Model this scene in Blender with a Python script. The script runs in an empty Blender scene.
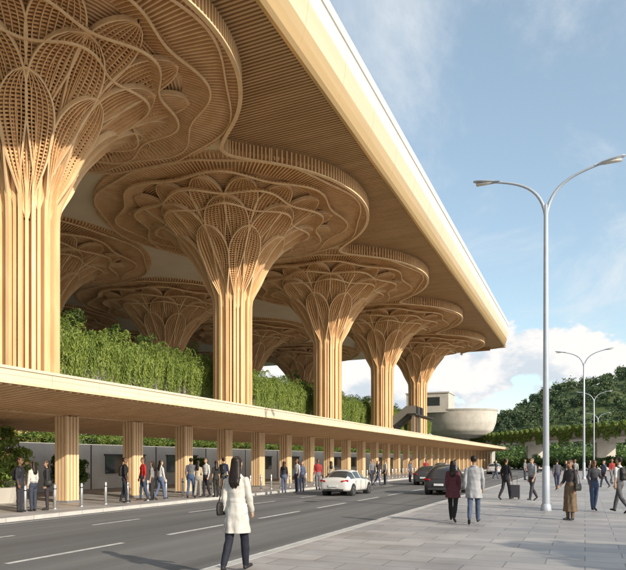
import bpy, math, random
import numpy as np
from mathutils import Vector, Matrix, kdtree
R_=random.Random(7); NR=np.random.default_rng(7)
sc=bpy.context.scene
TH=math.atan(272/620); CT=math.cos(TH); ST=math.sin(TH)
CAMZ=1.82
def G(px,depth):
    l=(px-313)/620*depth
    return (l*CT-depth*ST, l*ST+depth*CT)
def GF(px,fy): return G(px,620*1.70/(fy-460))
# ------------------------------------------------------------- materials
def nmat(name,c1,c2=None,rough=.6,scale=3.,vec=(1,1,1),metal=0.,bump=0.,detail=6,attr=None,coord='Object',spec=.5,trans=0):
    m=bpy.data.materials.new(name); m.use_nodes=True; nt=m.node_tree; N=nt.nodes; L=nt.links
    b=N['Principled BSDF']; b.inputs['Roughness'].default_value=rough; b.inputs['Metallic'].default_value=metal
    b.inputs['Specular IOR Level'].default_value=spec
    if c2 is None: c2=tuple(x*.8 for x in c1)
    tc=N.new('ShaderNodeTexCoord'); mp=N.new('ShaderNodeMapping'); mp.inputs['Scale'].default_value=vec
    L.new(tc.outputs[coord],mp.inputs['Vector'])
    no=N.new('ShaderNodeTexNoise'); no.inputs['Scale'].default_value=scale; no.inputs['Detail'].default_value=detail
    no.inputs['Roughness'].default_value=.6
    L.new(mp.outputs['Vector'],no.inputs['Vector'])
    cr=N.new('ShaderNodeMapRange'); cr.inputs[1].default_value=.32; cr.inputs[2].default_value=.68
    L.new(no.outputs['Fac'],cr.inputs[0])
    mx=N.new('ShaderNodeMix'); mx.data_type='RGBA'
    mx.inputs[6].default_value=(*c1,1); mx.inputs[7].default_value=(*c2,1)
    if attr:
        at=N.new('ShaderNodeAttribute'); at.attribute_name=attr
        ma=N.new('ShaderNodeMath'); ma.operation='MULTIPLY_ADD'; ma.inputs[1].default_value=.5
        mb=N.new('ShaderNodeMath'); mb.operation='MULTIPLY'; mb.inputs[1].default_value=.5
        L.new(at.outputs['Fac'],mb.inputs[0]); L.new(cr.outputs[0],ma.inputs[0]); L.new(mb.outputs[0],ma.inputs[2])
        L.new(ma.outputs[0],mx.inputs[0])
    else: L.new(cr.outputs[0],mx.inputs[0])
    L.new(mx.outputs[2],b.inputs['Base Color'])
    if bump:
        bp=N.new('ShaderNodeBump'); bp.inputs['Strength'].default_value=bump; bp.inputs['Distance'].default_value=.02
        L.new(no.outputs['Fac'],bp.inputs['Height']); L.new(bp.outputs[0],b.inputs['Normal'])
    if trans:
        tr=N.new('ShaderNodeBsdfTranslucent'); ms=N.new('ShaderNodeMixShader'); ms.inputs[0].default_value=trans
        L.new(mx.outputs[2],tr.inputs['Color']); L.new(b.outputs[0],ms.inputs[1]); L.new(tr.outputs[0],ms.inputs[2])
        L.new(ms.outputs[0],N['Material Output'].inputs['Surface'])
    return m
WOOD=nmat('timber',(.82,.57,.33),(.68,.43,.22),.5,1.2,(1,1,.25))
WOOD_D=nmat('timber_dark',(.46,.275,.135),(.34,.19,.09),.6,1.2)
WOOD_L=nmat('timber_light',(.85,.64,.41),(.73,.51,.30),.5,2.,(1,1,.2))
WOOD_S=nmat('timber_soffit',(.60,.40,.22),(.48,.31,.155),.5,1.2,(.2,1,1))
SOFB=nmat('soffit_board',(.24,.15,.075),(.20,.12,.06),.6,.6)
CEIL=nmat('ceiling_panel',(.82,.72,.56),(.74,.62,.47),.6,.3)
GOLD=nmat('bronze_fascia',(.72,.50,.25),(.60,.41,.20),.30,.4,(1,.15,3),metal=.35)
CREAM=nmat('champagne_fascia',(.76,.65,.46),(.70,.58,.39),.35,.4,(1,.1,2),metal=.15)
CFAS=nmat('canopy_fascia',(.74,.64,.48),(.66,.55,.39),.5,.8,(1,.3,1))
WHITE=nmat('white_metal',(.74,.72,.66),(.68,.66,.60),.4,.5)
CONC=nmat('concrete',(.42,.40,.37),(.32,.31,.29),.8,1.5,bump=.3)
CONCW=nmat('pale_concrete',(.56,.54,.50),(.44,.42,.39),.8,.8)
GLASS=nmat('dark_glass',(.035,.045,.05),(.05,.06,.065),.06,1,spec=.8)
STEEL=nmat('brushed_steel',(.55,.56,.58),(.45,.46,.48),.3,8,metal=.8)
LAMPM=nmat('lamp_paint',(.46,.51,.58),(.40,.45,.52),.4,3,metal=.2)
DARK=nmat('dark_metal',(.03,.03,.032),(.05,.05,.05),.5,4)
SEAM=nmat('fascia_seam',(.50,.40,.27),None,.6,4)
SOIL=nmat('soil',(.06,.05,.035),(.04,.035,.02),.9,2)
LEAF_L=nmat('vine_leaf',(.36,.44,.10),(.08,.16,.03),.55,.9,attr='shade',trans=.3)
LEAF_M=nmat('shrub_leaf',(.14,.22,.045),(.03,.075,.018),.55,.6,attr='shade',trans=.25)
LEAF_F=nmat('forest_leaf',(.13,.18,.075),(.045,.08,.038),.7,.05,attr='shade',trans=.15)  # distance haze put into the leaf colours, slightly paler and bluer
BARK=nmat('bark',(.16,.12,.08),(.09,.065,.045),.9,6,(1,1,.3),bump=.5)
PAINTW=nmat('road_paint',(.74,.74,.72),(.42,.42,.41),.7,5,detail=9)
KERB=nmat('kerb_stone',(.52,.51,.49),(.42,.41,.39),.8,2)
def asphalt():
    m=nmat('asphalt',(.18,.178,.175),(.13,.13,.13),.8,.35,(1,.15,1))
    nt=m.node_tree;N=nt.nodes;L=nt.links; b=N['Principled BSDF']
    tc=N.new('ShaderNodeTexCoord')
    no=N.new('ShaderNodeTexNoise'); no.inputs['Scale'].default_value=45; no.inputs['Detail'].default_value=3
    L.new(tc.outputs['Object'],no.inputs['Vector'])
    bp=N.new('ShaderNodeBump'); bp.inputs['Strength'].default_value=.6; bp.inputs['Distance'].default_value=.01
    L.new(no.outputs['Fac'],bp.inputs['Height']); L.new(bp.outputs[0],b.inputs['Normal'])
    src=b.inputs['Base Color'].links[0].from_socket
    mp=N.new('ShaderNodeMapping'); mp.inputs['Scale'].default_value=(1.,.03,1); L.new(tc.outputs['Object'],mp.inputs[0])
    n2=N.new('ShaderNodeTexNoise'); n2.inputs['Scale'].default_value=1.1; n2.inputs['Detail'].default_value=7; L.new(mp.outputs[0],n2.inputs[0])
    mr=N.new('ShaderNodeMapRange'); mr.inputs[1].default_value=.3; mr.inputs[2].default_value=.7; mr.inputs[3].default_value=.62; mr.inputs[4].default_value=1.22; L.new(n2.outputs[0],mr.inputs[0])
    mx=N.new('ShaderNodeMix'); mx.data_type='RGBA'; mx.blend_type='MULTIPLY'; mx.inputs[0].default_value=1
    L.new(src,mx.inputs[6]); L.new(mr.outputs[0],mx.inputs[7])
    n3=N.new('ShaderNodeTexNoise'); n3.inputs['Scale'].default_value=120; n3.inputs['Detail'].default_value=2; L.new(tc.outputs['Object'],n3.inputs[0])
    mr3=N.new('ShaderNodeMapRange'); mr3.inputs[1].default_value=.3; mr3.inputs[2].default_value=.7; mr3.inputs[3].default_value=.75; mr3.inputs[4].default_value=1.25; L.new(n3.outputs[0],mr3.inputs[0])
    m3=N.new('ShaderNodeMix'); m3.data_type='RGBA'; m3.blend_type='MULTIPLY'; m3.inputs[0].default_value=1
    L.new(mx.outputs[2],m3.inputs[6]); L.new(mr3.outputs[0],m3.inputs[7]); L.new(m3.outputs[2],b.inputs['Base Color'])
    return m
ASP=asphalt()
def paving():
    m=bpy.data.materials.new('paving_slabs'); m.use_nodes=True; nt=m.node_tree;N=nt.nodes;L=nt.links
    b=N['Principled BSDF']; b.inputs['Roughness'].default_value=.55
    tc=N.new('ShaderNodeTexCoord')
    br=N.new('ShaderNodeTexBrick'); br.inputs['Scale'].default_value=1
    br.inputs['Brick Width'].default_value=1.2; br.inputs['Row Height'].default_value=.6; br.inputs['Mortar Size'].default_value=.009
    br.inputs['Color1'].default_value=(.46,.44,.43,1); br.inputs['Color2'].default_value=(.34,.33,.33,1); br.inputs['Mortar'].default_value=(.17,.165,.16,1)
    br.offset=.5
    L.new(tc.outputs['Object'],br.inputs['Vector'])
    b2=N.new('ShaderNodeTexBrick'); b2.inputs['Brick Width'].default_value=4.8; b2.inputs['Row Height'].default_value=3.6; b2.inputs['Mortar Size'].default_value=.001; b2.offset=.5
    b2.inputs['Scale'].default_value=1
    b2.inputs['Color1'].default_value=(1.08,1.07,1.05,1); b2.inputs['Color2'].default_value=(.86,.86,.88,1); b2.inputs['Mortar'].default_value=(.9,.9,.9,1)
    L.new(tc.outputs['Object'],b2.inputs['Vector'])
    mx=N.new('ShaderNodeMix'); mx.data_type='RGBA'; mx.blend_type='MULTIPLY'; mx.inputs[0].default_value=1
    L.new(br.outputs['Color'],mx.inputs[6]); L.new(b2.outputs['Color'],mx.inputs[7])
    no=N.new('ShaderNodeTexNoise'); no.inputs['Scale'].default_value=.7; no.inputs['Detail'].default_value=9; no.inputs['Roughness'].default_value=.65
    L.new(tc.outputs['Object'],no.inputs['Vector'])
    mr=N.new('ShaderNodeMapRange'); mr.inputs[1].default_value=.3; mr.inputs[2].default_value=.7; mr.inputs[3].default_value=.72; mr.inputs[4].default_value=1.12
    L.new(no.outputs['Fac'],mr.inputs[0])
    m2=N.new('ShaderNodeMix'); m2.data_type='RGBA'; m2.blend_type='MULTIPLY'; m2.inputs[0].default_value=1
    L.new(mx.outputs[2],m2.inputs[6]); L.new(mr.outputs[0],m2.inputs[7]); L.new(m2.outputs[2],b.inputs['Base Color'])
    n4=N.new('ShaderNodeMapRange'); n4.inputs[1].default_value=.3; n4.inputs[2].default_value=.7; n4.inputs[3].default_value=.38; n4.inputs[4].default_value=.75
    L.new(no.outputs['Fac'],n4.inputs[0]); L.new(n4.outputs[0],b.inputs['Roughness'])
    return m
PAVE=paving()
GRASS=nmat('grass',(.09,.12,.035),(.055,.085,.025),.9,.05)
# ------------------------------------------------------------- mesh builder
class MB:
    def __init__(s): s.v=[];s.f=[];s.m=[]
    def add(s,vs,fs,m=0):
        o=len(s.v); s.v.extend(vs)
        for f in fs: s.f.append(tuple(i+o for i in f)); s.m.append(m)
    def box(s,x0,x1,y0,y1,z0,z1,m=0):
        s.add([(x0,y0,z0),(x1,y0,z0),(x1,y1,z0),(x0,y1,z0),(x0,y0,z1),(x1,y0,z1),(x1,y1,z1),(x0,y1,z1)],
              [(0,3,2,1),(4,5,6,7),(0,1,5,4),(1,2,6,5),(2,3,7,6),(3,0,4,7)],m)
    def sweep(s,pts,A,B,m=0,closed=False):
        o=len(s.v);n=len(pts)
        for p,a,b in zip(pts,A,B):
            ax,ay,az=a[0]/2,a[1]/2,a[2]/2
            s.v+= [(p[0]-ax,p[1]-ay,p[2]-az),(p[0]+ax,p[1]+ay,p[2]+az),(p[0]+ax+b[0],p[1]+ay+b[1],p[2]+az+b[2]),(p[0]-ax+b[0],p[1]-ay+b[1],p[2]-az+b[2])]
        for i in range(n if closed else n-1):
            j=(i+1)%n
            for k in range(4):
                l=(k+1)%4
                s.f.append((o+4*i+k,o+4*j+k,o+4*j+l,o+4*i+l)); s.m.append(m)
        if not closed:
            s.f.append((o,o+1,o+2,o+3)); s.m.append(m)
            e=o+4*(n-1); s.f.append((e+3,e+2,e+1,e)); s.m.append(m)
    def tube(s,pts,rad,n=10,m=0,step=None,flat=None):
        P=[Vector(p) for p in pts]; Rr=list(rad)
        if step:
            Q=[];q=[]
            for i in range(len(P)-1):
                k=max(1,int((P[i+1]-P[i]).length/step))
                for j in range(k):
                    t=j/k; Q.append(P[i].lerp(P[i+1],t)); q.append(Rr[i]*(1-t)+Rr[i+1]*t)
            Q.append(P[-1]); q.append(Rr[-1]); P=Q;Rr=q
        d0=(P[0]-P[1]).normalized(); d1=(P[-1]-P[-2]).normalized()
        P=[P[0]+d0*Rr[0]*.7]+P+[P[-1]+d1*Rr[-1]*.7]; Rr=[Rr[0]*.55]+Rr+[Rr[-1]*.55]
        o=len(s.v); N=len(P); up=None
        for i in range(N):
            t=(P[min(i+1,N-1)]-P[max(i-1,0)]).normalized()
            if up is None:
                up=Vector((1,0,0)) if abs(t.x)<.9 else Vector((0,1,0))
            u=(up-t*up.dot(t)).normalized(); w=t.cross(u); up=u
            for k in range(n):
                a=2*math.pi*k/n
                fx=flat[0] if flat else 1; fy=flat[1] if flat else 1
                p=P[i]+u*math.cos(a)*Rr[i]*fx+w*math.sin(a)*Rr[i]*fy
                s.v.append(tuple(p))
        for i in range(N-1):
            for k in range(n):
                l=(k+1)%n
                s.f.append((o+i*n+k,o+i*n+l,o+(i+1)*n+l,o+(i+1)*n+k)); s.m.append(m)
        s.f.append(tuple(o+k for k in range(n))[::-1]); s.m.append(m)
        s.f.append(tuple(o+(N-1)*n+k for k in range(n))); s.m.append(m)
    def loft(s,E,n=20,m=0,step=.025,th=0):
        Q=[]
        for i in range(len(E)-1):
            k=max(1,int(abs(E[i+1][0]-E[i][0])/step)) if step else 1
            for j in range(k):
                t=j/k; Q.append([E[i][c]*(1-t)+E[i+1][c]*t for c in range(5)])
        Q.append(list(E[-1])); o=len(s.v)
        for z,rx,ry,x,y in Q:
            for k in range(n):
                a=2*math.pi*k/n; s.v.append((x+rx*math.cos(a),y+ry*math.sin(a),z))
        for i in range(len(Q)-1):
            for k in range(n):
                l=(k+1)%n
                s.f.append((o+i*n+k,o+i*n+l,o+(i+1)*n+l,o+(i+1)*n+k)); s.m.append(m)
        s.f.append(tuple(o+k for k in range(n))[::-1]); s.m.append(m)
        s.f.append(tuple(o+(len(Q)-1)*n+k for k in range(n))); s.m.append(m)
    def mesh(s,name,mats,smooth=False):
        me=bpy.data.meshes.new(name); me.from_pydata(s.v,[],s.f)
        for a in mats: me.materials.append(a)
        me.polygons.foreach_set('material_index',s.m)
        if smooth: me.polygons.foreach_set('use_smooth',[True]*len(s.f))
        me.update(); return me
    def obj(s,name,mats,parent=None,smooth=False,loc=None):
        return place(name,s.mesh(name,mats,smooth),parent,loc)
def place(name,me,parent=None,loc=None,rz=0,scale=None):
    o=bpy.data.objects.new(name,me); sc.collection.objects.link(o)
    if parent: o.parent=parent
    if loc: o.location=loc
    if rz: o.rotation_euler=(0,0,rz)
    if scale: o.scale=scale
    return o
def empty(name,loc=(0,0,0)):
    o=bpy.data.objects.new(name,None); sc.collection.objects.link(o); o.location=loc; return o
def leaf_mesh(name,C,size,mat,droop=0.,aspect=.5,rng=NR,shade=None):
    N=len(C); C=np.asarray(C,dtype=np.float64); sz=np.asarray(size)*np.ones(N)
    a=rng.normal(size=(N,3)); a[:,2]-=droop; a/=np.linalg.norm(a,axis=1)[:,None]
    b=np.cross(a,rng.normal(size=(N,3))); b/=np.linalg.norm(b,axis=1)[:,None]
    a*=sz[:,None]; b*=(sz*aspect)[:,None]
    V=np.stack([C-a,C+b*.9-a*.1,C+a,C-b*.9-a*.1],axis=1).reshape(-1,3)
    me=bpy.data.meshes.new(name); me.vertices.add(4*N); me.vertices.foreach_set('co',V.ravel())
    me.loops.add(4*N); me.loops.foreach_set('vertex_index',np.arange(4*N))
    me.polygons.add(N); me.polygons.foreach_set('loop_start',np.arange(0,4*N,4))
    at=me.attributes.new('shade','FLOAT','POINT'); at.data.foreach_set('value',np.repeat(rng.random(N) if shade is None else shade,4))
    me.materials.append(mat); me.update(calc_edges=True); return me
def clumps(rng,n,cen,spread,per,rad):
    cen=np.asarray(cen); cc=rng.normal(size=(n,3)); cc/=np.linalg.norm(cc,axis=1)[:,None]
    cc*= (rng.random(n)**.4)[:,None]; cc=cc*np.asarray(spread)+cen
    rr=rad*(.6+.8*rng.random(n))
    p=rng.normal(size=(n,per,3)); p/=np.linalg.norm(p,axis=2)[:,:,None]
    p*=(rng.random((n,per,1))**.5)*rr[:,None,None]; p[:,:,2]*=.7
    return (cc[:,None,:]+p).reshape(-1,3)

# ------------------------------------------------------------- ground
g=MB(); g.add([(-3000,-600,-.02),(3000,-600,-.02),(3000,4000,-.02),(-3000,4000,-.02)],[(0,1,2,3)]); g.obj('ground',[GRASS])
KR=-5.4; KL=-15.5
def sheet(name,x0,x1,y0,y1,z,mat):
    b=MB(); b.add([(x0,y0,z),(x1,y0,z),(x1,y1,z),(x0,y1,z)],[(0,1,2,3)]); return b.obj(name,[mat])
sheet('road',KL,KR,-40,420,0,ASP)
b=MB(); b.box(KR+.18,60,-40,260,-.1,.12,0); b.obj('pavement',[PAVE])
b=MB(); b.box(-26.5,KL-.18,-40,260,-.1,.12,0); b.obj('pavement',[PAVE])
b=MB()
for y in range(-40,260,1):
    b.box(KR,KR+.178,y,y+.985,-.1,.124); b.box(KL-.178,KL,y,y+.985,-.1,.124)
b.obj('kerb',[KERB])
b=MB()
y=-6.
while y<200:
    b.add([(-9.37,y,.004),(-9.23,y,.004),(-9.23,y+3,.004),(-9.37,y+3,.004)],[(0,1,2,3)])
    b.add([(-12.67,y+1,.004),(-12.55,y+1,.004),(-12.55,y+3,.004),(-12.67,y+3,.004)],[(0,1,2,3)])
    y+=4.6
for x in (KL+.35,KR-.45): b.add([(x,-40,.004),(x+.1,-40,.004),(x+.1,250,.004),(x,250,.004)],[(0,1,2,3)])
b.obj('lane_marking',[PAINTW])
IRON=nmat('cast_iron',(.10,.10,.10),(.07,.07,.07),.6,20)
def drain(x,y):
    b=MB(); n=28
    b.add([(.36*math.cos(2*math.pi*k/n),.36*math.sin(2*math.pi*k/n),.004) for k in range(n)],[tuple(range(n))],0)
    b.add([(.30*math.cos(2*math.pi*k/n),.30*math.sin(2*math.pi*k/n),.008) for k in range(n)],[tuple(range(n))],1)
    for i in range(-3,4): b.box(-.2,.2,i*.07-.012,i*.07+.012,.009,.014,0)
    b.obj('manhole_cover',[IRON,IRON],None,False,(x,y,0))
drain(-11.1,25); drain(-7.6,44)
# ------------------------------------------------------------- terminal
T=empty('terminal_building')
ZC=24.5; Y0=26.6; SP=23.2; XC=-30.
r0=1.66; RR=9.1; z0=15.3; HH=9.0
def S(t,ph,off=0.):
    a=t*math.pi/2; r=r0+RR*(1-math.cos(a)); z=z0+HH*math.sin(a)
    nr=HH*math.cos(a); nz=-RR*math.sin(a); l=math.hypot(nr,nz); nr/=l; nz/=l
    c,s_=math.cos(ph),math.sin(ph)
    return ((r+nr*off)*c,(r+nr*off)*s_,z+nz*off),(nr*c,nr*s_,nz),(-s_,c,0),(-nz*c,-nz*s_,nr)
def sc3(v,k): return (v[0]*k,v[1]*k,v[2]*k)
cr=MB()
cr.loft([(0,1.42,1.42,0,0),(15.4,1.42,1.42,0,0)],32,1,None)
NF=32
for i in range(NF):
    ph=2*math.pi*i/NF; c,s_=math.cos(ph),math.sin(ph)
    w=(.18,.215)[i%2]; dep=(.24,.40)[i%2]
    pts=[];A=[];B=[]
    for z in (0,5,10,15.2):
        pts.append((1.4*c,1.4*s_,z)); A.append((-s_*w,c*w,0)); B.append((c*dep,s_*dep,0))
    top=.20+.24*abs(math.cos(4*ph))+.05*((i*7)%3)
    k=6
    for j in range(1,k+1):
        t=top*j/k; p,n,tt,pp=S(t,ph,-.26); pts.append(p); A.append(sc3(tt,w)); B.append(sc3(n,dep*(1-.35*j/k)))
    cr.sweep(pts,A,B,0)
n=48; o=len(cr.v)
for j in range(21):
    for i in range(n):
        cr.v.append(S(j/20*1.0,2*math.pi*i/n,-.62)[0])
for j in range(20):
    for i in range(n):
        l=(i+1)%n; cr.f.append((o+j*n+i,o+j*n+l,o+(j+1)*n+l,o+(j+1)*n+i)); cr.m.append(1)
t=.02
while t<1.0:
    pts=[];A=[];B=[]
    for i in range(64):
        ph=2*math.pi*i/64
        wob=.18*math.cos(8*ph)*math.sin(math.pi*t)
        p,nn,tt,pp=S(t,ph,-.42+wob); pts.append(p); A.append(sc3(pp,.09)); B.append(sc3(nn,.18))
    cr.sweep(pts,A,B,0,closed=True)
    a=t*math.pi/2; arc=math.hypot(RR*math.sin(a),HH*math.cos(a))*math.pi/2
    t+=.20/arc
def wfun(s,p=.95,q=.72):
    m=p/(p+q); return (s**p)*((1-s)**q)/(m**p*(1-m)**q)
def petal(phk,t0,t1,W,off,bul,nl,rim=.34,rw=.10,start=-.28):
    K=24
    def offs(s):
        k=min(1,s/.45); k=k*k*(3-2*k); e=max(0,(s-.75)/.25); return start+(off-start)*k-(off*.4)*e*e
    us=[-1,1]+[(-1+2*(q+1)/(nl+1)) for q in range(nl)]
    for ui,u in enumerate(us):
        pts=[];A=[];B=[]
        isr=ui<2
        for j in range(K+1):
            s=j/K; t=t0+(t1-t0)*s; w=W*wfun(s)
            d=offs(s)-bul*(1-abs(u)**1.6)*math.sin(math.pi*s)
            p,nn,tt,pp=S(t,phk+u*w,d-(.18 if isr else 0)); pts.append(p)
            A.append(sc3(tt,rw if isr else .05)); B.append(sc3(nn,rim if isr else .17))
        cr.sweep(pts,A,B,2 if isr else 0)
    k=int((t1-t0)*72)
    for j in range(3,k):
        s=j/k; t=t0+(t1-t0)*s; w=W*wfun(s); pts=[];A=[];B=[]
        for q in range(9):
            u=-1+q/4; d=offs(s)-bul*(1-abs(u)**1.6)*math.sin(math.pi*s)-.09
            p,nn,tt,pp=S(t,phk+u*w,d); pts.append(p); A.append(sc3(pp,.085)); B.append(sc3(nn,.11))
        cr.sweep(pts,A,B,0)
for i in range(8): petal(2*math.pi*i/8,.0,.56,.40,.42,.50,9)
for i in range(8): petal(2*math.pi*(i+.5)/8,.04,.76,.40,.28,.50,11)
for i in range(16): petal(2*math.pi*(i+.5)/16,.34,.90,.205,.16,.30,7,rim=.3)
def tier(rf,lob,amp,ph0,zt,h,nf,dz=.0,win=.9):
    def rr(ph): return rf+amp*math.cos(lob*ph+ph0)
    pr=[];Ar=[];Br=[]
    M_=144
    for i in range(M_):
        ph=2*math.pi*i/M_; r=rr(ph); c,s_=math.cos(ph),math.sin(ph)
        r=min(r,11.5/max(.01,abs(s_)))
        pr.append((r*c,r*s_,zt-h)); Ar.append((c*.10,s_*.10,0)); Br.append((0,0,.12))
    cr.sweep(pr,Ar,Br,2,closed=True)
    for i in range(nf):
        ph=2*math.pi*(i+.5)/nf; c,s_=math.cos(ph),math.sin(ph); r=min(rr(ph),11.5/max(.01,abs(s_)))
        pts=[((r-win)*c,(r-win)*s_,zt-.02),((r-win*.4)*c,(r-win*.4)*s_,zt-h*.45),(r*c,r*s_,zt-h+.1)]
        cr.sweep(pts,[(-s_*.055,c*.055,0)]*3,[(0,0,.16),(0,0,.2),(0,0,.16)],0)
tier(6.6,8,.50,math.pi,23.55,.85,150,win=1.3)
tier(8.3,8,.55,0,23.95,.75,176,win=1.5)
tier(10.2,8,.50,math.pi,24.25,.62,216,win=1.6)
tier(11.9,8,.25,0,24.42,.42,240,win=1.4)
NB=240
for i in range(NB):
    ph=2*math.pi*(i+.5)/NB; c,s_=math.cos(ph),math.sin(ph)
    ro=min(12.3,11.55/max(.01,abs(s_)))
    cr.sweep([(9.6*c,9.6*s_,24.20),(ro*c,ro*s_,24.20)],[(-s_*.10,c*.10,0)]*2,[(0,0,.29)]*2,0)
CM=cr.mesh('timber_tree_column',[WOOD,WOOD_D,WOOD_L])
for row in range(4):
    for k in range(-1,5):
        if row>1 and k<1: continue
        place('timber_tree_column',CM,T,(XC-25*row,Y0+SP*k,0),rz=(.05 if row==0 else .2*row))
def fedge(y):
    k=round((y-Y0)/SP); k=min(k,4)
    u=abs(y-Y0-SP*k)/(SP/2)
    c=math.sqrt(max(0,1-(u*.97)**2))*12.5
    m_=6.2
    d=2.4; h=max(d-abs(c-m_),0)/d
    return max(c,m_)+h*h*d*.25
ys=[]; y=-22.
YE=132.3
while y<=YE-.01:
    u=abs((y-Y0)/SP-round((y-Y0)/SP)); ys.append(y); y+=.28 if u<.38 else .10
ys.append(YE)
edge=[(XC+fedge(y),y) for y in ys]
b=MB()
for (x,y),(x2,y2) in zip(edge[:-1],edge[1:]):
    b.add([(-105,y,ZC),(x,y,ZC),(x2,y2,ZC),(-105,y2,ZC)],[(0,1,2,3)],0)
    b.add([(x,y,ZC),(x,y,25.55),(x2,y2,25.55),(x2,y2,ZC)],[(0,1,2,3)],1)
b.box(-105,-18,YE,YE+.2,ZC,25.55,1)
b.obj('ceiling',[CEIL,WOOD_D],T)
b=MB()
acc=0
L_=[]
for p,q in zip(edge[:-1],edge[1:]):
    dx,dy=q[0]-p[0],q[1]-p[1]; l=math.hypot(dx,dy); acc+=l
    tx,ty=dx/l,dy/l; nx,ny=ty,-tx
    L_.append((p,nx,ny))
    if acc>.17:
        acc=0
        b.sweep([(p[0]+nx*.02,p[1]+ny*.02,24.0),(p[0]+nx*.02,p[1]+ny*.02,24.98)],[(tx*.10,ty*.10,0)]*2,[(nx*.16,ny*.16,0)]*2,0)
for z,h,w in ((23.92,.10,.26),):
    b.sweep([(p[0]-n1*.05,p[1]-n2*.05,z) for p,n1,n2 in L_],[(0,0,h)]*len(L_),[(n1*w,n2*w,0) for p,n1,n2 in L_],1)
b.obj('scalloped_rim',[WOOD,WOOD_L],T)
SX=-15.1; YR=134.5
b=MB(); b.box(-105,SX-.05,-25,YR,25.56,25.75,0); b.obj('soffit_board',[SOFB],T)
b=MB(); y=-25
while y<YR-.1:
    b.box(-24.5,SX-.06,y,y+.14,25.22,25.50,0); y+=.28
b.obj('soffit_slats',[WOOD_S],T)
prof=[(-.25,25.15),(0,25.10),(.20,25.3),(.42,25.8),(.58,26.4),(.70,27.1),(.78,27.8),(.82,28.4),(.84,28.9),(.93,28.95),(.95,29.6),(.6,29.7),(-2,29.72)]
def outline(off):
    r=3.5; pts=[(SX+off,-25)]
    cx,cy=SX-r,YR-r
    for i in range(13):
        a=i/12*math.pi/2; pts.append((cx+(r+off)*math.cos(a),cy+(r+off)*math.sin(a)))
    pts.append((-105,YR+off)); return pts
b=MB(); rows=[outline(o_) for o_,z in prof]; nn=len(rows[0])
for (o_,z),r in zip(prof,rows): b.v+=[(x,y,z) for x,y in r]
for j in range(len(prof)-1):
    for i in range(nn-1):
        b.f.append((j*nn+i,j*nn+i+1,(j+1)*nn+i+1,(j+1)*nn+i)); b.m.append(0 if j<4 else (1 if j<6 else 2))
b.obj('roof_fascia',[GOLD,CREAM,WHITE],T,smooth=False)
b=MB(); y=-22.
while y<YR-4:
    b.sweep([(SX+o_,y,z) for o_,z in prof[1:9]],[(0,.02,0)]*8,[(.008,0,-.003)]*8,0); y+=6.
b.obj('fascia_seams',[SEAM],T)
b=MB(); b.box(-105,SX-1.9,-25,YR-2,25.8,29.71,0); b.obj('roof',[WHITE],T)
b=MB(); b.box(-105,-34,-25,YR,-.1,9.3,0); b.box(-34.0,-33.5,-25,YR,9.0,9.6,0); b.obj('terrace',[CONC],T)
b=MB(); b.box(-33.99,-26.8,-25,YR,-.1,2.55,0); b.obj('planting_bed',[SOIL],T)
b=MB()
b.box(-26.79,-26.5,-25,YR,-.1,2.75,0)
y=-20
while y<YR-5:
    b.box(-26.5,-26.46,y,y+.05,.12,2.7,1)
    if int(y/6)%3!=0: b.box(-26.5,-26.44,y+1.2,y+4.8,1.0,2.1,2); b.box(-26.5,-26.40,y+1.1,y+4.9,2.1,2.18,1)
    y+=6
b.obj('street_wall',[CONCW,DARK,GLASS],T)
# ------------------------------------------------------------- canopy
C=empty('walkway_canopy')
xf,xb=-14.8,-24.2
def cz(x): return 4.05-(xf-x)/(xf-xb)*.75
b=MB()
ya,yb=4,138
b.add([(xf,ya,4.05),(xf,yb,4.05),(xf,yb,4.40),(xf,ya,4.40),(xb,ya,3.3),(xb,yb,3.3),(xb,yb,3.8),(xb,ya,3.8)],
      [(0,1,2,3),(3,2,6,7),(4,7,6,5),(0,4,5,1),(0,3,7,4),(1,5,6,2)],0)
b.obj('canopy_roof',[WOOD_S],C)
b=MB()
y=ya+.2
while y<yb-.3:
    b.add([(xf-.02,y,3.93),(xf-.02,y+.10,3.93),(xf-.02,y+.10,4.04),(xf-.02,y,4.04),(xb,y,3.18),(xb,y+.10,3.18),(xb,y+.10,3.29),(xb,y,3.29)],
      [(0,1,2,3),(3,2,6,7),(4,7,6,5),(0,4,5,1),(0,3,7,4),(1,5,6,2)],0); y+=.32
b.box(xf+.003,xf+.07,ya,yb,3.97,4.05,1)
b.box(xf+.003,xf+.09,ya,yb,4.38,4.46,2)
y=ya
while y<yb-.1: b.box(xf+.003,xf+.05,y,y+1.985,4.05,4.212,2); b.box(xf+.003,xf+.05,y,y+1.985,4.218,4.38,2); y+=2.
b.obj('canopy_battens',[WOOD,WOOD_L,CFAS],C)
b=MB()
pz=cz(-19.2)-.12
b.box(-.24,.24,-.24,.24,.12,pz,1)
for i in range(4):
    o_=-.255+i*.17
    for s_ in (-1,1):
        b.box(o_-.055,o_+.055,s_*.24 if s_>0 else -.33,.33 if s_>0 else -.24,.12,pz-.01,0)
        b.box(s_*.24 if s_>0 else -.33,.33 if s_>0 else -.24,o_-.055,o_+.055,.12,pz-.02,0)
b.box(-.36,.36,-.36,.36,.121,.2,2)
PM=b.mesh('canopy_post',[WOOD_L,WOOD_D,STEEL])
for i in range(34): place('canopy_post',PM,C,(-19.2,7+4*i-.02,0))
b=MB(); b.box(-19.35,-19.05,ya,yb,pz+.002,pz+.10,0); b.obj('canopy_beam',[WOOD],C)
b=MB(); b.tube([(0,0,.12),(0,0,.95)],[.055,.055],14,0); b.tube([(0,0,.10),(0,0,.14)],[.085,.085],14,0); b.tube([(0,0,.80),(0,0,.84)],[.059,.059],14,1)
BM=b.mesh('bollard',[STEEL,DARK],True)
for i in range(60): place('bollard',BM,None,(-16.9,12.4+1.25*i,0))
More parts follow.
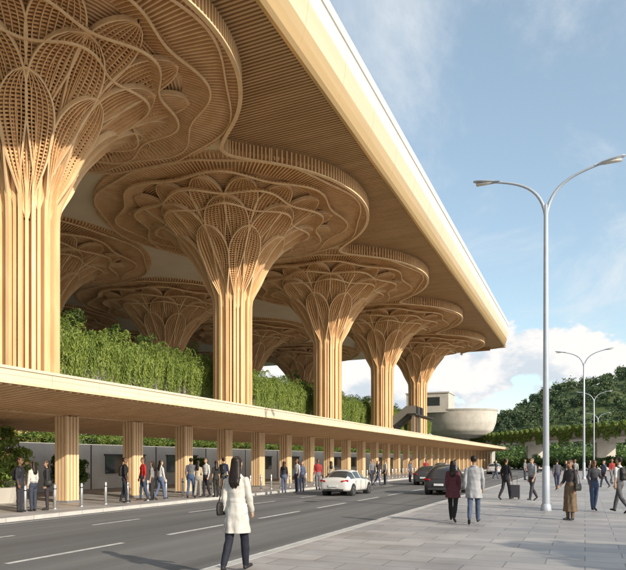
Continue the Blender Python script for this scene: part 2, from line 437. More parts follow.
# ------------------------------------------------------------- vegetation
V=empty('terrace_planting')
def vine_module(seed):
    rng=np.random.default_rng(seed); P=[];SH=[];SZ=[]
    for tft in range(42):
        y0=12*rng.random(); big=rng.random()**2; ln=.9+5.4*big*(.45+.55*abs(math.sin(y0*.7+seed))); top=9.45+.6*rng.random(); xo=.15+.75*rng.random(); tone=rng.random()
        for st_ in range(12):
            dy=rng.normal()*.26; L2=ln*(.45+.55*rng.random()); up=.2+1.0*rng.random(); out_=xo+.35*rng.random()
            m_=int(7+L2*7)
            for i in range(m_):
                t=i/m_; yy=y0+dy*min(1,t*2.5)*(1-.3*t)+.035*rng.normal()
                if t<.2: xx=-.3+(out_+.3)*(t/.2); zz=top+up*math.sin(t/.2*math.pi*.7)
                else: xx=out_+.06*rng.normal()-.25*(t-.2); zz=top+up*.6-(t-.2)/.8*L2
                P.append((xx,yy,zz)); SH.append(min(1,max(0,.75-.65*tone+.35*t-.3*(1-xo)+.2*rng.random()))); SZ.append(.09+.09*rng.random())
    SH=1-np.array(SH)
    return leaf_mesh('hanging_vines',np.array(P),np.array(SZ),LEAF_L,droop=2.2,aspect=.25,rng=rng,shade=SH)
def shrub_module(seed,h=1.5,n=70,L=12,w=1.6,per=130,size=.11):
    rng=np.random.default_rng(seed)
    cc=[]
    for i in range(n):
        y_=rng.random()*L
        hh=h*(.15+.85*rng.random()*abs(math.sin(y_*.8+seed)))
        cc.append(clumps(rng,3,(rng.random()*-w,y_,.2+hh*rng.random()),(.5,.5,.5),per//3,.45))
    P=np.concatenate(cc)
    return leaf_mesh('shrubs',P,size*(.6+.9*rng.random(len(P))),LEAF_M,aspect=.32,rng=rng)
def fern_module(seed,L=12,n=34):
    rng=np.random.default_rng(seed); P=[]
    for i in range(n):
        cx,cy=-1.6*rng.random()+.3,L*rng.random(); h=.9+1.7*rng.random()
        for f in range(13):
            a=rng.random()*6.28; r=.7+.7*rng.random()
            for t in np.linspace(.1,1,16):
                for q in (-1,1): P.append((cx+math.cos(a)*r*t-q*math.sin(a)*.09*(1.1-t),cy+math.sin(a)*r*t+q*math.cos(a)*.09*(1.1-t),h*math.sin(t*2.2)))
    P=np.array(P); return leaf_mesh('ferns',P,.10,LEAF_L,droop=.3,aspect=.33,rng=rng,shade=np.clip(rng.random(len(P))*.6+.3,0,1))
VM=[vine_module(i) for i in (1,2,3)]; SM=[shrub_module(i,3.2) for i in (11,12)]; FM=[fern_module(31),fern_module(32)]
for i in range(13):
    place('hanging_vines',VM[i%3],V,(-33.5,-14+11.7*i,0))
    place('hanging_vines',VM[(i+1)%3],V,(-33.4,-9+11.7*i,-.1))
    place('shrubs',SM[i%2],V,(-34.4,-14+11.7*i,9.3),scale=(1.5,1,1+.15*((i*5)%3)))
    place('ferns',FM[i%2],V,(-33.6,-14+11.7*i,9.5))
LM=shrub_module(21,1.5,60,12,5.5); WV=shrub_module(22,4.6,34,12,.4)
for i in range(12):
    place('shrubs',LM,V,(-27.2,-8+11.7*i,2.5),scale=(1,1,.8+.15*(i%3)))
    place('shrubs',WV,V,(-33.7,-8+11.7*i,2.5))
    place('ferns',FM[(i+1)%2],V,(-27.3,-8+11.7*i,2.5),scale=(.8,1,.6))
FLW=nmat('flower',(.65,.35,.12),(.7,.6,.5),.6,5)
for (x,y,s) in ((-21.6,17.6,1.35),(-23.2,14.6,1.3),(-23.4,23.2,.9),(-23.9,35,.8)):
    P_=empty('planter_shrub',(x,y,.12)); bb=MB(); bb.loft([(0,.55,.55,0,0),(.45,.7,.7,0,0)],20,0,None); bb.obj('planter',[CONCW],P_)
    rng=np.random.default_rng(int(y)); P=clumps(rng,75,(0,0,1.35),(1.0,1.0,1.0),120,.28)
    place('foliage',leaf_mesh('foliage',P,.05+.045*rng.random(len(P)),LEAF_L if y<18 else LEAF_M,rng=rng,shade=.35+.65*rng.random(len(P))),P_)
    P=clumps(rng,20,(0,0,1.45),(1.1,1.1,1.0),7,.2)
    place('flowers',leaf_mesh('flowers',P,.04,FLW,aspect=.9,rng=rng),P_)
    bb=MB()
    for a in range(5): bb.tube([(0,0,.4),(.25*math.cos(a*1.3),.25*math.sin(a*1.3),1.),(.6*math.cos(a*1.3),.6*math.sin(a*1.3),1.9)],[.04,.03,.015],6,0)
    bb.obj('stems',[BARK],P_); P_.scale=(s,s,s)
def tree(name,x,y,h,cr_,seed,mat=LEAF_M,leaf=.14,n=130,per=120):
    rng=np.random.default_rng(seed); rr=random.Random(seed)
    E_=empty(name,(x,y,.1)); bb=MB()
    th=h*.42
    bb.tube([(0,0,-.2),(.05,0,th*.5),(.0,.08,th),(.1,.1,h*.8)],[.17,.13,.11,.04],10,0)
    for i in range(9):
        a=i*2.4; z=th*(.8+.12*i*.6)
        q=cr_*(.5+.3*rr.random())
        bb.tube([(0,0,z),(q*.45*math.cos(a),q*.45*math.sin(a),z+.5),(q*math.cos(a),q*math.sin(a),z+1.1+.4*rr.random())],[.07,.045,.015],7,0)
    bb.obj('trunk',[BARK],E_,smooth=True)
    P=clumps(rng,n,(0,0,h*.68),(cr_,cr_,h*.30),per,cr_*.24)
    place('crown',leaf_mesh('crown',P,leaf*(.6+.8*rng.random(len(P))),mat,rng=rng),E_)
    return E_
tree('street_tree',11.0,8.2,5.6,2.1,3)
tree('street_tree',18.0,11.5,6.0,2.3,4)
tree('street_tree',11.5,2.6,5.6,2.1,6)
def hillh(l,d):
    if l<60: base=8*max(0,(l+60)/120)
    else: base=8+ (l-60)*.35
    base=min(base,66)
    k=math.exp(-((d-390)/75)**2)
    return max(0,base*k+3*math.sin(l*.05)*k+1.8*math.sin(l*.13+d*.05)*k)
b=MB(); nl,nd=60,18
for j in range(nd+1):
    for i in range(nl+1):
        l=-60+i*11; d=240+j*17; x=l*CT-d*ST; y=l*ST+d*CT
        b.v.append((x,y,hillh(l,d)-.5))
for j in range(nd):
    for i in range(nl): b.f.append((j*(nl+1)+i,j*(nl+1)+i+1,(j+1)*(nl+1)+i+1,(j+1)*(nl+1)+i)); b.m.append(0)
b.obj('hill',[GRASS],smooth=True)
rng=np.random.default_rng(5); pts=[];shd=[]
for i in range(3600):
    l=-60+430*rng.random(); d=260+145*rng.random(); h=hillh(l,d)
    hh=3+3.5*rng.random()**1.5; w=1.3+1.2*rng.random()
    per=90
    p=rng.normal(size=(per,3)); p/=np.linalg.norm(p,axis=1)[:,None]; p*=(.6+.4*rng.random((per,1)))
    p=p*np.array([w,w,hh*.5])*(1+.3*rng.normal(size=(per,1))*.6)
    x=l*CT-d*ST; y=l*ST+d*CT
    pts.append(p+np.array([x,y,h+hh*.5])); shd.append(np.clip(rng.random()*.8+.3*rng.random(per),0,1))
P=np.concatenate(pts); place('forest',leaf_mesh('forest',P,.35+.4*rng.random(len(P)),LEAF_F,aspect=.7,rng=rng,shade=np.concatenate(shd)))
pts=[]
for i in range(150):
    l=12+140*rng.random(); d=168+50*rng.random(); hh=4+3.*rng.random(); w=2.0+1.2*rng.random(); per=260
    p=rng.normal(size=(per,3)); p/=np.linalg.norm(p,axis=1)[:,None]; p*=(.55+.45*rng.random((per,1)))*(1+.15*rng.normal(size=(per,1)))
    pts.append(p*np.array([w,w,hh*.5])+np.array([l*CT-d*ST,l*ST+d*CT,hh*.55]))
P=np.concatenate(pts); place('tree_belt',leaf_mesh('tree_belt',P,.3+.25*rng.random(len(P)),LEAF_M,aspect=.6,rng=rng))
rng=np.random.default_rng(15)
pts=[]
for i in range(150):
    s_=rng.random(); q=Vector((*G(500+150*s_,118-24*s_),0)); 
    pts.append(clumps(rng,3,(q.x+rng.normal(),q.y+rng.normal(),.9+.9*rng.random()),(.9,.9,.8),60,.6))
P=np.concatenate(pts); place('hedge',leaf_mesh('hedge',P,.14+.12*rng.random(len(P)),LEAF_M,aspect=.5,rng=rng))
# ------------------------------------------------------------- planted bridge
BR=empty('planted_bridge')
A_=Vector((*G(472,165),0)); B_=Vector((*G(700,88),0)); d_=(B_-A_); Ln=d_.length; d_.normalize(); n_=Vector((d_.y,-d_.x,0))
if n_.dot(Vector((0,-1,0)))<0: n_=-n_
def OB(b,s0,s1,w0,w1,z0,z1,m=0):
    c=[A_+d_*s+n_*w for s,w in ((s0,w0),(s1,w0),(s1,w1),(s0,w1))]
    b.add([(p.x,p.y,z0) for p in c]+[(p.x,p.y,z1) for p in c],[(0,3,2,1),(4,5,6,7),(0,1,5,4),(1,2,6,5),(2,3,7,6),(3,0,4,7)],m)
b=MB(); OB(b,0,Ln,-4,4,5.6,6.5); OB(b,0,Ln,4.001,4.3,5.9,7.1)
s=8
while s<Ln: OB(b,s,s+.9,-1.8,1.8,-.1,5.6); OB(b,s-.8,s+1.7,-3,3,4.9,5.6-.002); s+=24
b.obj('deck',[CONCW],BR)
rng=np.random.default_rng(8); n=30000; s=rng.random(n)*Ln; hz=rng.random(n)
ln=1.2+.5*np.sin(s*.9)+.4*np.sin(s*2.3)+.3*np.sin(s*7)
z=7.7+.5*np.sin(s*.7)*hz+.4*np.sin(s*2.9)*(1-hz)-(hz**1.2)*ln*1.5; w=4.35+.5*rng.random(n)
P=np.stack([A_.x+d_.x*s+n_.x*w,A_.y+d_.y*s+n_.y*w,z],1)
place('hanging_plants',leaf_mesh('hanging_plants',P,.14+.12*rng.random(n),LEAF_L,droop=1,aspect=.45,rng=rng),BR)
# ------------------------------------------------------------- pavilion + escalator
PV=empty('concrete_pavilion')
px_,py_=G(460,150)
b=MB()
prof2=[(7.0,2.5),(7.15,4.5),(7.7,6.3),(8.8,7.7),(10.6,8.4),(13.2,8.75),(13.7,8.8)]
Q=[]
for i in range(len(prof2)-1):
    for j in range(4):
        t=j/4; Q.append((prof2[i][0]*(1-t)+prof2[i+1][0]*t,prof2[i][1]*(1-t)+prof2[i+1][1]*t))
Q.append(prof2[-1])
b.loft([(z,r,r*.8,px_,py_) for z,r in Q],96,0,None)
b.loft([(-.1,2.3,2.3,px_,py_),(7.05,2.3,2.3,px_,py_)],24,0,None)
b.obj('bowl',[CONCW],PV,smooth=True)
b=MB(); b.loft([(13.3,8.84,7.08,px_,py_),(13.75,8.9,7.12,px_,py_)],96,0,None)
b.obj('rim',[CONC],PV)
b=MB(); qx,qy=G(430,149); b.box(qx-5,qx+5,qy-3,qy+4,13.0,17.5,0); b.box(qx-2,qx+3,qy-3.06,qy-3,14.6,16.6,1); b.box(qx-5.2,qx+5.2,qy-3.2,qy+4.2,17.5,17.8,0)
b.obj('upper_block',[CONCW,GLASS],PV)
b=MB(); wx,wy=G(452,160)
b.box(wx-22,wx+10,wy,wy+6,-.1,4.4,0)
for i in range(7): b.box(wx-21+i*4,wx-18+i*4,wy-.05,wy,.6,3.6,1)
b.obj('ground_block',[CONC,GLASS],PV)
ES=empty('escalator')
ex,ey=G(400,104)
b=MB()
for w,m in ((0,0),(1.6,1),(3.2,0),(4.8,1),(6.4,0)):
    y=ey-w*.8
    b.add([(ex-3.2,y,4.5),(ex+2.6,y,9.2),(ex+4.0,y,9.2),(ex+4.0,y,10.4),(ex+2.4,y,10.4),(ex-3.4,y,5.7),
           (ex-3.2,y+.12,4.5),(ex+2.6,y+.12,9.2),(ex+4.0,y+.12,9.2),(ex+4.0,y+.12,10.4),(ex+2.4,y+.12,10.4),(ex-3.4,y+.12,5.7)],
          [(0,1,2,3,4,5),(11,10,9,8,7,6),(0,6,7,1),(1,7,8,2),(2,8,9,3),(3,9,10,4),(4,10,11,5),(5,11,6,0)],m)
for i in range(24):
    t=i/24; b.box(ex-3.2+5.8*t,ex-3.2+5.8*(t+1/24),ey-5.0,ey-.02,4.6+4.7*t,4.8+4.7*t,1)
b.box(ex+2.6,ex+4,ey-5,ey+8,9.0,9.2,1)
b.box(ex+3.2,ex+3.6,ey-1,ey-.6,0,9,0); b.box(ex+3.2,ex+3.6,ey-4.6,ey-4.2,0,9,0)
b.obj('truss_and_balustrades',[STEEL,DARK],ES)
# ------------------------------------------------------------- lamps
b=MB()
b.tube([(0,0,.1),(0,0,.3)],[.18,.16],16,0); b.tube([(0,0,.2),(0,0,1.6)],[.125,.12],16,0,step=.5); b.tube([(0,0,1.4),(0,0,10.4)],[.105,.07],16,0)
for s_ in (-1,1):
    P=[]
    p0,p1,p2,p3=Vector((0,0,10.0)),Vector((s_*.12,0,11.05)),Vector((s_*.8,0,11.3)),Vector((s_*1.75,0,11.5))
    for i in range(13):
        t=i/12; P.append(p0*(1-t)**3+p1*3*t*(1-t)**2+p2*3*t*t*(1-t)+p3*t**3)
    b.tube(P,[.06-.022*i/12 for i in range(13)],10,0)
    E=[(1.5,.05,.03,11.47),(1.7,.12,.045,11.50),(2.0,.15,.05,11.55),(2.3,.13,.035,11.60),(2.4,.06,.018,11.615)]
    o=len(b.v)
    for x,wy_,hz_,zc in E:
        for k in range(12):
            a=2*math.pi*k/12; b.v.append((s_*x,wy_*math.cos(a),zc+hz_*math.sin(a)))
    for i in range(4):
        for k in range(12):
            l=(k+1)%12; b.f.append((o+i*12+k,o+i*12+l,o+(i+1)*12+l,o+(i+1)*12+k)); b.m.append(0)
    b.f.append(tuple(range(o,o+12))); b.m.append(0); b.f.append(tuple(range(o+48,o+60))); b.m.append(0)
    b.box(min(s_*1.75,s_*2.3),max(s_*1.75,s_*2.3),-.09,.09,11.47,11.50,1)
LM_=b.mesh('street_lamp',[LAMPM,WHITE],True)
for px,dp in ((546,20.9),(584,55),(594,88),(598,128)):
    x,y=G(px,dp); place('street_lamp',LM_,None,(x,y,0))
# ------------------------------------------------------------- cars
TYRE=nmat('tyre',(.02,.02,.02),(.03,.03,.03),.8)
RED=nmat('tail_light',(.45,.02,.02),(.3,.01,.01),.2)
LENS=nmat('headlight',(.7,.72,.75),(.6,.62,.65),.1)
def car(loc,heading,col,suv=0.,k=.95):
    E_=empty('car',(loc[0],loc[1],.0)); E_.rotation_euler=(0,0,heading); E_.scale=(k,k,k)
    paint=nmat('car_paint',col,tuple(c*.93 for c in col),.22,2)
    H=suv
    St=[(2.28,.60,.34,.60,.63,.45),(2.20,.76,.24,.66,.72,.58),(1.95,.85,.20,.73,.80,.64),(1.4,.89,.2,.83,.91,.68),(1.0,.90,.2,.90,.98,.71),
        (.42,.9,.2,.93,1.36+H,.58),(.05,.9,.2,.95,1.44+H,.60),(-.5,.9,.2,.96,1.46+H,.60),(-1.1,.9,.2,.98,1.41+H*1.1,.59),(-1.72,.89,.22,1.0,1.13+H*1.6,.66-H*.3),
        (-2.0,.87,.24,.99,1.03+H*.6,.66),(-2.2,.82,.27,.9,.97,.62),(-2.28,.66,.36,.82,.86,.5)]
    b=MB()
    for (y,w,zb,be,rf,wr) in St:
        half=[(0,zb),(w*.85,zb),(w*.98,zb+.12),(w,.55 if be>.62 else (zb+be)/2),(w*.965,be),(wr,rf-.03),(wr*.6,rf+.015),(0,rf+.025)]
        ring=half+[(-x,z) for x,z in half[-2:0:-1]]
        b.v+=[(x,y,z) for x,z in ring]
    nr=14
    for i in range(len(St)-1):
        for k in range(nr):
            l=(k+1)%nr; f=(i*nr+k,(i+1)*nr+k,(i+1)*nr+l,i*nr+l)
            kk=k if k<7 else 13-k
            m=0
            if 4<=i<=8 and kk==4 : m=1
            if i==4 and kk in (5,6): m=1
            if i in (8,9) and kk in (5,6) and not (i==9 and suv>.1): m=1
            if kk in(0,): m=2
            b.f.append(f); b.m.append(m)
    b.f.append(tuple(range(nr))); b.m.append(0); e=(len(St)-1)*nr; b.f.append(tuple(range(e,e+nr))[::-1]); b.m.append(0)
    o=b.obj('body',[paint,GLASS,DARK],E_,smooth=True)
    md=o.modifiers.new('s','SUBSURF'); md.levels=2; md.render_levels=2
    es=MB()
    for sx in (-1,1):
        for wy_ in (1.38,-1.36):
            def disc(x0,x1,r,m,n=28):
                o_=len(es.v)
                for x in (x0,x1):
                    for k in range(n):
                        a=2*math.pi*k/n; es.v.append((sx*x,wy_+r*math.cos(a),.325+r*math.sin(a)))
                for k in range(n):
                    l=(k+1)%n; es.f.append((o_+k,o_+l,o_+n+l,o_+n+k)); es.m.append(m)
                es.f.append(tuple(range(o_+n,o_+2*n))); es.m.append(m)
            disc(.6,.893,.385,0); disc(.66,.915,.325,1); disc(.7,.922,.215,2); disc(.7,.926,.06,0)
            for k in range(5):
                a=2*math.pi*k/5
                es.sweep([(sx*.924,wy_+.05*math.cos(a),.325+.05*math.sin(a)),(sx*.924,wy_+.2*math.cos(a),.325+.2*math.sin(a))],[(0,-.06*math.sin(a),.06*math.cos(a))]*2,[(sx*.01,0,0)]*2,0)
        for y_,sl in ((-.12,0),(-1.0,-.1)):
            es.sweep([(sx*.868,y_,.93),(sx*.612,y_+sl,1.38+H)],[(0,.07,0)]*2,[(sx*.02,0,.012)]*2,3)
        for y_ in (.75,-.15,-1.0): es.box(min(sx*.893,sx*.903),max(sx*.893,sx*.903),y_-.006,y_+.006,.32,.88,0)
        es.box(min(sx*.89,sx*.908),max(sx*.89,sx*.908),-1.0,1.0,.24,.29,0)
        for y_ in (.02,-.85): es.box(min(sx*.9,sx*.915),max(sx*.9,sx*.915),y_-.08,y_+.08,.80,.825,3)
        es.tube([(sx*.86,.72,.98),(sx*1.0,.70,1.02)],[.035,.075],8,3)
        es.tube([(sx*.56,2.16,.62),(sx*.76,2.0,.66)],[.055,.06],8,4)
        es.tube([(sx*.50,-2.245,.83),(sx*.80,-2.10,.86)],[.055,.075],8,5)
    es.box(-.26,.26,-2.32,-2.285,.52,.64,4); es.box(-.26,.26,2.285,2.31,.40,.5,4)
    es.box(-.6,.6,-2.295,-2.24,.30,.40,0); es.box(-.45,.45,2.25,2.30,.34,.39,0)
    es.obj('wheels_and_trim',[DARK,TYRE,STEEL,paint,LENS,RED],E_)
    return E_
car((-11.6,31.0),0,(.62,.62,.61),k=.90); car((-6.9,34),0,(.035,.035,.04),.2); car((-10.6,46),0,(.06,.065,.07)); car((-13.9,66),0,(.3,.3,.31),.15)
car((-10.8,84),0,(.5,.5,.5)); car((-7.4,100),0,(.1,.03,.03))
# ------------------------------------------------------------- people
PMATS={}
def pm(key,c,rough=.75):
    k=(key,tuple(c))
    if k not in PMATS: PMATS[k]=nmat(key,c,tuple(x*.72 for x in c),rough,9,spec=.25,bump=.25 if 'cloth' in key else 0)
    return PMATS[k]
SK=[(.52,.33,.23),(.36,.21,.13),(.24,.13,.08),(.60,.42,.31)]
HAIR=(.018,.012,.01)
LAB=['skin','top','bottom','shoe','hair','coat','bag','lip']
def person(name,loc,head,H=1.72,fem=False,walk=0.,side=1,arms=None,skin=0,top=(.3,.3,.3),bottom=(.05,.06,.1),shoe=(.03,.03,.03),hair='short',hairc=HAIR,
           coat=None,hem=.5,sleeve='long',bag=None,bagc=(.02,.02,.02),vox=.016,bare=False,skirt=None,belt=False):
    s=MB(); I={k:i for i,k in enumerate(LAB)}
    st=.025
    sh=.160 if fem else .19; hp=.162 if fem else .158; wa=.112 if fem else .145
    TOP=I['coat'] if coat else I['top']; e=.010 if coat else 0
    s.loft([(.80,hp*.8,.10,0,0),(.88,hp+e,.118+e,0,-.01),(.96,hp+e,.115+e,0,-.005),(1.04,(hp+wa)/2+e,.10+e,0,0)],20,TOP if coat else I['bottom'],st)
    s.loft([(1.0,(hp+wa)/2-.004+e,.103+e,0,0),(1.10,wa+e,.092+e,0,0),(1.22,(wa+sh)/2+e,.108+e,0,.01),(1.33,sh-.005+e,.112+e,0,.012),(1.41,sh-.012+e,.092+e,0,0),(1.455,.11,.07,0,-.01),(1.49,.058,.058,0,-.01)],20,TOP,st)
    s.tube([(0,-.012,1.45),(0,.004,1.56)],[.048,.046],14,I['skin'],st)
    for sd in (-1,1):
        ph=walk*sd*side
        hip=Vector((sd*.085,0,.90)); th=ph; bend=(.12+.9*max(0,-ph)) if walk else .03
        if ph>0: bend=.08
        kn=hip+Vector((0,math.sin(th)*.43,-math.cos(th)*.43)); sa=th-bend
        an=kn+Vector((-sd*.01,math.sin(sa)*.40,-math.cos(sa)*.40))
        if not walk: an.z=.075
        ex=.012 if not bare else 0
        lab=I['skin'] if bare else I['bottom']
        s.tube([hip,kn,kn+(an-kn)*.35,an],[.084+ex*.5,.053+ex,.054+ex,.034+ex*1.2],12,lab,st)
        fa=sa*.9 if ph<0 else (-sa*.3 if ph>0 else 0)
        fd=Vector((sd*.12,math.cos(fa),math.sin(-abs(fa)) if ph<0 else math.sin(max(0,ph)*.5))).normalized()
        hl=an+Vector((0,-.035,-.045)); 
        s.tube([an+Vector((0,0,-.01)),hl],[.034,.034],10,I['shoe'],st)
        s.tube([hl,hl+fd*.11+Vector((0,0,.005)),hl+fd*.20+Vector((0,0,-.006))],[.034,.041,.032],12,I['shoe'],st,flat=(1,.85))
    if coat or skirt:
        zz=hem; c_=I['coat'] if coat else I['bottom']; fl=.02*(1+abs(walk)*2)
        s.loft([(1.10,wa+.012,.10,0,0),(.94,hp+.014,.128,0,-.005),(zz+.1,hp+.03+fl*.5,.145+fl,0,.0),(zz,hp+.035+fl*.9,.15+fl*1.5,0,0)],24,c_,st)
    if belt: s.loft([(1.075,wa+.026,.116,0,0),(1.115,wa+.026,.116,0,0)],24,I['coat'],.012)
    if coat:
        s.tube([(-.07,-.02,1.475),(-.05,-.07,1.485),(0,-.085,1.488),(.05,-.07,1.485),(.07,-.02,1.475),(.05,.05,1.43),(.02,.10,1.36)],[.022]*7,8,I['coat'],.015)
    arms=arms or ((-.45*walk*side,.25),( .45*walk*side,.25))
    hands=[]
    for sd,(aw,bd) in zip((-1,1),arms):
        ab=.16
        S_=Vector((sd*(sh-.014),-.005,1.405)); el=S_+Vector((sd*ab*.29,math.sin(aw)*.28,-math.cos(aw)*.28)); a2=aw+bd
        wr=el+Vector((-sd*.015,math.sin(a2)*.25,-math.cos(a2)*.25)); dd=(wr-el).normalized()
        ex=.008+e*.6
        s.tube([S_,el],[.047+ex,.037+ex],12,TOP,st)
        if sleeve=='long': s.tube([el,el+(wr-el)*.95],[.037+ex,.028+ex],12,TOP,st); s.tube([el,wr],[.03,.026],10,I['skin'],st)
        else: s.tube([el,wr],[.037,.025],12,I['skin'],st)
        pe=wr+dd*.085
        s.tube([wr,wr+dd*.03,pe],[.025,.035,.036],12,I['skin'],.015,flat=(.55,1) )
        hands.append((wr,pe,dd,sd))
    hz=1.545
    hl_=[(hz,.035,.035,0,.045),(hz+.02,.052,.062,0,.028),(hz+.055,.066,.085,0,.010),(hz+.10,.074,.095,0,.002),(hz+.14,.076,.097,0,0),(hz+.175,.066,.086,0,-.004),(hz+.197,.045,.06,0,-.006),(hz+.207,.016,.02,0,-.006)]
    s.loft(hl_,20,I['skin'],.012)
    s.tube([(0,.098,hz+.108),(0,.112,hz+.07)],[.008,.013],8,I['skin'],.01)
    s.tube([(-.02,.083,hz+.035),(.02,.083,hz+.035)],[.008,.008],8,I['lip'],.008)
    for sd in (-1,1):
        s.tube([(sd*.077,-.005,hz+.075),(sd*.08,-.01,hz+.11)],[.011,.014],8,I['skin'],.01)
        s.tube([(sd*.022,.089,hz+.103),(sd*.037,.083,hz+.103)],[.007,.007],8,I['hair'],.008)
        s.tube([(sd*.018,.095,hz+.128),(sd*.045,.084,hz+.128)],[.006,.005],8,I['hair'],.008)
    hh=[(hz+.10,.079,.07,0,-.034),(hz+.14,.084,.088,0,-.022),(hz+.165,.082,.096,0,-.010),(hz+.19,.070,.086,0,-.008),(hz+.208,.048,.06,0,-.008),(hz+.218,.02,.028,0,-.008)]
    s.loft([(hz+.055,.066,.05,0,-.045)]+hh,20,I['hair'],.012)
    if hair=='long':
        s.loft([(1.29,.055,.018,0,-.125),(1.36,.085,.030,0,-.125),(1.44,.094,.042,0,-.10),(1.55,.088,.055,0,-.068),(hz+.06,.088,.065,0,-.045),(hz+.11,.086,.072,0,-.035),(hz+.15,.08,.075,0,-.03)],18,I['hair'],.015)
    if bag=='shoulder':
        s.loft([(.86,.045,.13,-.25,-.03),(.88,.055,.15,-.25,-.03),(1.02,.05,.14,-.25,-.03),(1.06,.035,.12,-.25,-.03)],20,I['bag'],.02)
        s.tube([(-.245,-.12,1.05),(-.19,-.08,1.44),(-.16,0,1.47),(-.20,.08,1.42),(-.245,.08,1.05)],[.012]*5,8,I['bag'],.02)
    if bag=='back':
        s.loft([(1.02,.10,.05,0,-.15),(1.05,.14,.085,0,-.165),(1.30,.14,.085,0,-.165),(1.42,.10,.05,0,-.14)],20,I['bag'],.02)
        for sd in(-1,1): s.tube([(sd*.1,-.1,1.44),(sd*.11,.05,1.45),(sd*.12,.115,1.3),(sd*.13,.05,1.12)],[.016]*4,8,I['bag'],.02)
    zmin=min(v[2] for v in s.v)
    me=bpy.data.meshes.new('tmp'); me.from_pydata(s.v,[],s.f)
    o=bpy.data.objects.new('tmp',me); sc.collection.objects.link(o)
    md=o.modifiers.new('r','REMESH'); md.mode='VOXEL'; md.voxel_size=vox
    sm=o.modifiers.new('sm','SMOOTH'); sm.iterations=2 if vox<.02 else 1; sm.factor=.5
    dg=bpy.context.evaluated_depsgraph_get(); ev=o.evaluated_get(dg); em=ev.to_mesh()
    vl=[None]*len(s.v)
    for f,m in zip(s.f,s.m):
        for i in f: vl[i]=m
    kd=kdtree.KDTree(len(s.v))
    for i,v in enumerate(s.v): kd.insert(v,i)
    kd.balance()
    out=MB()
    for v in em.vertices:
        x,y,z=v.co; a=0.; ang=math.atan2(y,x)
        if .3<z<1.42: a=.004*math.sin(38*z+9*x+5*y)+.003*math.sin(61*x+17*z)
        if (coat or skirt) and z<1.05 and z>hem-.03:
            a+=.010*math.sin(ang*7+z*4)*min(1,(1.05-z)*3)
        out.v.append((x*(1+a*3),y*(1+a*5),z))
    for p in em.polygons:
        out.f.append(tuple(p.vertices)); _,i,_=kd.find(p.center); out.m.append(vl[i])
    ev.to_mesh_clear(); bpy.data.objects.remove(o); bpy.data.meshes.remove(me)
    for wr,pe,dd,sd in hands:
        f_=Vector((0,1,0)); f_=(f_-dd*f_.dot(dd)).normalized(); inw=Vector((-sd,0,0)); inw=(inw-dd*inw.dot(dd)).normalized()
        for q,ln in zip(range(4),(.072,.08,.075,.058)):
            b0=pe-dd*.012+f_*(.027-.018*q); k1=b0+dd*ln*.5+inw*.006; k2=k1+dd*ln*.35+inw*.018; 
            out.tube([b0,k1,k2],[.0095,.0085,.007],6,0)
        b0=wr+dd*.025+f_*.028; out.tube([b0,b0+dd*.035+f_*.022,b0+dd*.065+f_*.024+inw*.01],[.012,.010,.008],6,0)
    mats=[pm('skin',SK[skin],.5),pm('cloth_top',top),pm('cloth_bottom',bottom),pm('shoe',shoe,.5),pm('hair',hairc,.45),pm('coat_cloth',coat or top),pm('bag',bagc,.5),pm('lips',(.35,.13,.1))]
    k=H/1.755
    ob=out.obj(name,mats,None,True,(loc[0],loc[1],.122-zmin*k)); ob.scale=(k,k,k); ob.rotation_euler=(0,0,head)
    return ob
PI=math.pi
person('woman_in_white_coat',G(237,9.3),.12,1.72,True,.24,1,skin=0,coat=(.60,.58,.54),hem=.60,hair='long',bag='shoulder',bottom=(.02,.022,.035),vox=.0085,arms=((-.1,.3),(.12,.45)),belt=True)
person('woman_in_maroon_coat',GF(453,522),.05,1.66,True,.24,-1,coat=(.12,.035,.045),hem=.68,hair='long',bottom=(.02,.02,.02),vox=.012,belt=True)
person('man_in_gray_coat',GF(474,524),.05,1.80,False,.28,1,coat=(.36,.37,.39),hem=.66,bottom=(.08,.11,.18),vox=.012,skin=1)
person('woman_in_long_dress',GF(570,520),PI-.6,1.70,True,.0,1,skin=1,top=(.05,.045,.05),bottom=(.17,.12,.075),skirt=True,hem=.25,hair='long',bag='shoulder',vox=.012,arms=((-.1,.3),(.1,.9)))
person('woman_in_jeans',GF(594,511),PI+.3,1.66,True,.12,1,skin=2,top=(.06,.06,.07),bottom=(.06,.09,.16),hair='long',vox=.013,arms=((.3,1.3),(.05,.2)))
person('man_in_white_shirt',GF(619,513),.9,1.78,False,.30,1,skin=0,top=(.55,.55,.55),bottom=(.1,.1,.11),bag='back',sleeve='short',vox=.013)
person('man_in_black',GF(506,500),-.6,1.74,False,.25,1,top=(.02,.02,.025),bottom=(.025,.025,.03),vox=.014,skin=1)
person('man_in_tshirt',GF(532,501),2.4,1.76,False,.25,-1,top=(.3,.33,.36),bottom=(.05,.05,.06),sleeve='short',vox=.014)
person('pedestrian',GF(557,490),.2,1.7,False,.25,1,top=(.1,.1,.12),vox=.02)
b=MB(); b.box(-.2,.2,-.12,.12,.08,.62,0)
for x in (-.16,.16):
    for y_ in (-.09,.09): b.tube([(x-.02,y_,.04),(x+.02,y_,.04)],[.03,.03],8,1)
for x in (-.1,.1): b.tube([(x,-.1,.6),(x,-.1,1.0)],[.01,.01],6,1)
b.tube([(-.1,-.1,1.0),(.1,-.1,1.0)],[.014,.014],6,1)
for x in (-.12,-.04,.04,.12): b.box(x-.012,x+.012,.12,.128,.12,.58,1)
x,y=GF(515,499); o=b.obj('suitcase',[nmat('case',(.05,.05,.06),None,.4),DARK],None,False,(x,y,.12))
bv=o.modifiers.new('b','BEVEL'); bv.width=.02; bv.segments=2
